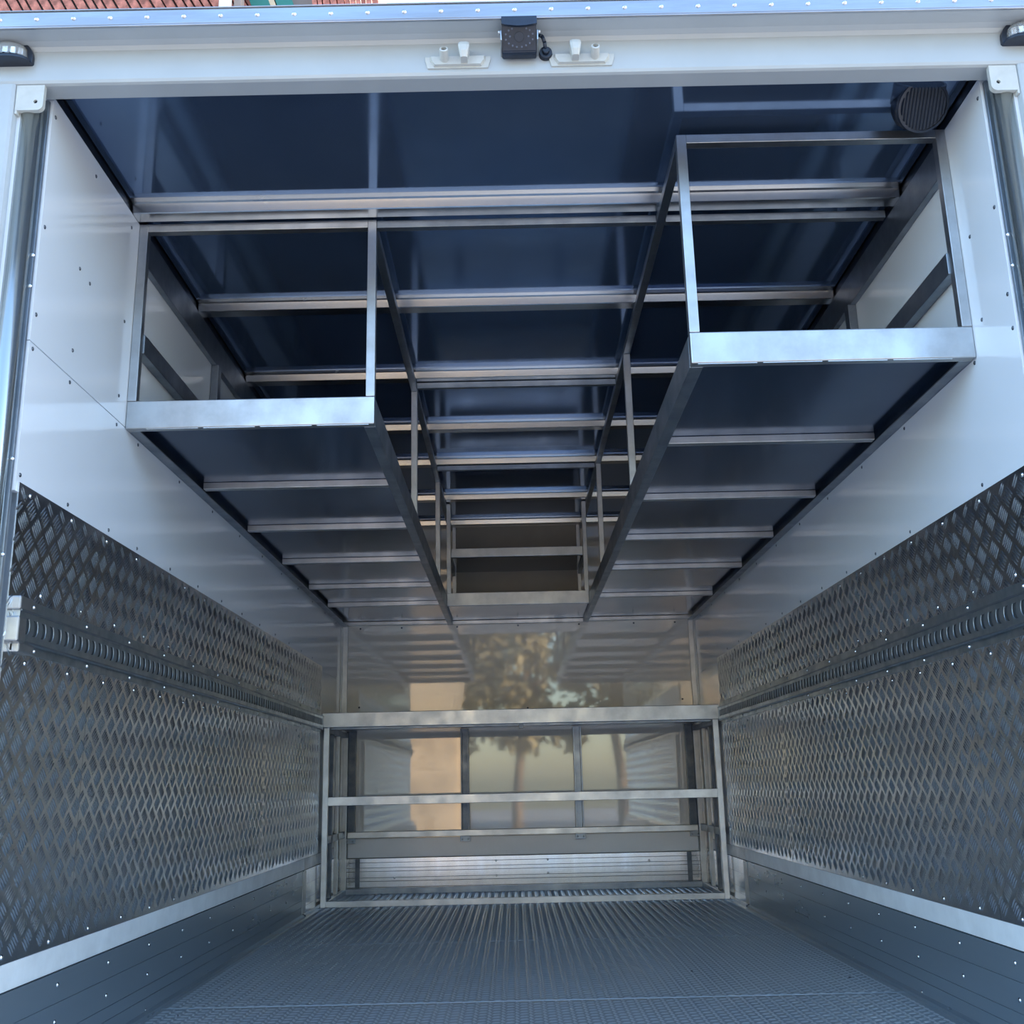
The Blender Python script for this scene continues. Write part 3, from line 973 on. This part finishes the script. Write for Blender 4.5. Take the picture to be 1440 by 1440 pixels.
# marker lamps
for s, lab in ((-1, 'clear domed marker lamp at the left end of the header'), (1, 'clear domed marker lamp at the right end of the header')):
    xm = -1.228 if s < 0 else 1.235
    t = thing('marker_lamp', lab, 'lamp', (xm, 2.18, 2.35), 'marker lamps at the header ends')
    zb = 2.346
    hw, hh = 0.058, 0.066
    def arc(hw_, hh_, n=14, z0=zb):
        return [(xm + hw_ * math.cos(PI - PI * i / n) if True else 0, z0 + 0.020 + (hh_ - 0.02) * math.sin(PI * i / n)) for i in range(n + 1)]
    bm = bmesh.new()
    o_ = [(xm + hw, zb + 0.004), (xm + hw - 0.004, zb), (xm - hw + 0.004, zb), (xm - hw, zb + 0.004)] + arc(hw, hh)
    prism(bm, o_, 'Y', 2.184, YOPEN)
    o_ = [(xm + (hw - 0.004) * math.cos(PI * i / 18), 2.184 - 0.030 * math.sin(PI * i / 18) ** 0.8) for i in range(19)]
    prism(bm, o_, 'Z', zb, zb + 0.007)
    bmesh.ops.recalc_face_normals(bm, faces=bm.faces)
    finish('lamp_base', bm, BLACK, t)
    bm = bmesh.new()
    n, mrings = 18, 6
    rows = []
    for k in range(mrings + 1):
        ph = (PI / 2) * k / mrings
        row = []
        for i in range(n + 1):
            th = PI * i / n
            row.append(bm.verts.new((xm + (hw - 0.008) * math.cos(th) * (1 - 0.08 * math.sin(ph)), 2.184 - 0.034 * math.sin(th) ** 0.8 * math.cos(ph), zb + 0.007 + (hh - 0.016) * math.sin(ph) * (math.sin(th) ** 0.5))))
        rows.append(row)
    for a_, b2 in zip(rows[:-1], rows[1:]):
        for i in range(n):
            fc = bm.faces.new((a_[i], a_[i + 1], b2[i + 1], b2[i]))
            fc.smooth = True
    bmesh.ops.remove_doubles(bm, verts=bm.verts, dist=1e-5)
    bmesh.ops.recalc_face_normals(bm, faces=bm.faces)
    finish('lens', bm, CLEAR, t)
    bm = bmesh.new()
    for i in range(5):
        box(bm, xm - 0.032 + i * 0.016 - 0.006, xm - 0.032 + i * 0.016 + 0.006, 2.172, 2.1835, zb + 0.012, zb + 0.032, bev=0.002)
    finish('reflector', bm, RIVM, t)

# ------------------------------------------------------------------ outside: building over the roof
bld = thing('tiled_building', 'tall building with red clay tile cladding, green frame and pale post above the roof', 'building', (-3.6, 8.4, -1.0))
YH = 8.0
bm = bmesh.new()
box(bm, -6.2, -1.42, YH + 0.1, YH + 3, -1.0, 10.5)
finish('wall', bm, MORTAR, bld)


def tile_strip(x_at, w, z0, z1, slope, name, mm, n=3):
    """slanted run of tiles: top leans to the left"""
    bm = bmesh.new()
    for k in range(n):
        za = z0 + (z1 - z0) * k / n
        zb_ = z0 + (z1 - z0) * (k + 1) / n
        xa_ = x_at - slope * (za - z0)
        xb_ = x_at - slope * (zb_ - z0)
        ya = YH + 0.02 + random.uniform(-0.02, 0.02)
        vs = []
        for (x_, z_) in ((xa_, za), (xa_ + w, za), (xb_ + w, zb_ - 0.01), (xb_, zb_ - 0.01)):
            vs.append((x_, z_))
        prism(bm, vs, 'Y', ya - 0.05, ya + 0.05)
    bmesh.ops.recalc_face_normals(bm, faces=bm.faces)
    return finish(name, bm, mm, bld)


x = -5.6
while x < -2.62:
    w = random.uniform(0.07, 0.12)
    tile_strip(x + 0.6, w - 0.02, 7.0, 8.4, 0.55, 'tile', ROOFTILE, 2)
    x += w
mkbox('pale_post', (-2.44, -2.36, YH - 0.35, YH - 0.25, -0.9, 9.6), PALEW, bld, bev=0)
mkbox('pale_post', (-2.34, -2.28, YH - 0.25, YH - 0.15, -0.9, 9.6), MORTAR, bld, bev=0)
tile_strip(-2.10, 0.17, 7.0, 8.6, 0.35, 'green_board', GREEN, 1)
tile_strip(-1.93, 0.05, 7.0, 8.6, 0.35, 'tan_board', TAN, 1)
tile_strip(-1.87, 0.15, 7.0, 8.6, 0.35, 'green_board', GREEN, 1)
x = -1.66
while x < -1.10:
    w = random.uniform(0.045, 0.07)
    tile_strip(x, w - 0.01, 7.0, 8.6, 0.10, 'tile', ROOFTILE)
    x += w

# ------------------------------------------------------------------ outside: ground, trees and shed facing the open doors
gr = mkbox('ground', (-60, 60, -60, 60, -1.25, -1.05), GROUND, bev=0, kind='structure')


def tree(x, y, h, label, seed, group='trees beyond the yard'):
    R_ = random.Random(seed)
    t = thing('tree', label, 'tree', (x, y, -1.05), group)
    bm = bmesh.new()
    p = Vector((x, y, -1.05))
    r = h * 0.022
    pts = [p.copy()]
    for i in range(5):
        p = p + Vector((R_.uniform(-.25, .25), R_.uniform(-.2, .2), h * 0.17))
        pts.append(p.copy())
    for i, (a, b2) in enumerate(zip(pts[:-1], pts[1:])):
        cyl(bm, a, b2, r * (1 - i * .15), r * (1 - (i + 1) * .15), 8)
    for i in range(9):
        a = pts[2 + i % 4]
        d = Vector((R_.uniform(-1, 1), R_.uniform(-.6, .6), R_.uniform(.5, 1.2))).normalized() * h * R_.uniform(.10, .17)
        cyl(bm, a, a + d, r * .4, r * .12, 6)
    finish('trunk', bm, BARK, t)
    rg = np.random.default_rng(seed)
    n = 1500
    cen = np.clip(rg.normal(size=(26, 3)), -1.7, 1.7) * np.array([h * .11, h * .10, h * .19]) + np.array([x, y, -1.05 + h * .66])
    ci = rg.integers(0, 26, n)
    c = cen[ci] + np.clip(rg.normal(size=(n, 3)), -2, 2) * h * .04
    a = rg.normal(size=(n, 3)); a /= np.linalg.norm(a, axis=1)[:, None]
    b_ = np.cross(a, rg.normal(size=(n, 3))); b_ /= np.linalg.norm(b_, axis=1)[:, None]
    sz = h * rg.uniform(.012, .024, n)[:, None]
    V = np.stack([c - a * sz - b_ * sz * .6, c + a * sz - b_ * sz * .6, c + a * sz + b_ * sz * .6, c - a * sz + b_ * sz * .6], 1).reshape(-1, 3)
    F_ = np.arange(n * 4).reshape(-1, 4)
    raw_mesh('foliage', V, F_, LEAF, t, kind='stuff')


spots = [(-16.5 + 5.5 * k, -19 - (k % 2) * 0.8, 8.3 + (k * 37 % 5) * 0.3) for k in range(7)] + [(-13.7 + 5.9 * k, -27, 10 + (k * 29 % 5) * 0.4) for k in range(6)]
for i, (x, y, h) in enumerate(spots):
    tree(x, y, h, 'tall sunlit tree in the row behind the viewer, seen mirrored in the back panel', 30 + i)

t = thing('shed', 'low timber shed with a corrugated roof, mirrored in the back panel', 'building', (-1.8, -9.5, -1.05))
mkbox('wall', (-2.5, -1.25, -10.5, -8.8, -1.05, 2.0), SHEDW, t, bev=0)
bm = bmesh.new()
n = 60
A, B = [], []
for i in range(n + 1):
    xx = -2.6 + 1.45 * i / n
    dz = 0.02 * math.sin(i * PI * 0.75)
    A.append(bm.verts.new((xx, -8.6, 2.1 + dz)))
    B.append(bm.verts.new((xx, -10.6, 2.95 + dz)))
for i in range(n):
    bm.faces.new((A[i], A[i + 1], B[i + 1], B[i]))
finish('roof', bm, CORR, t)
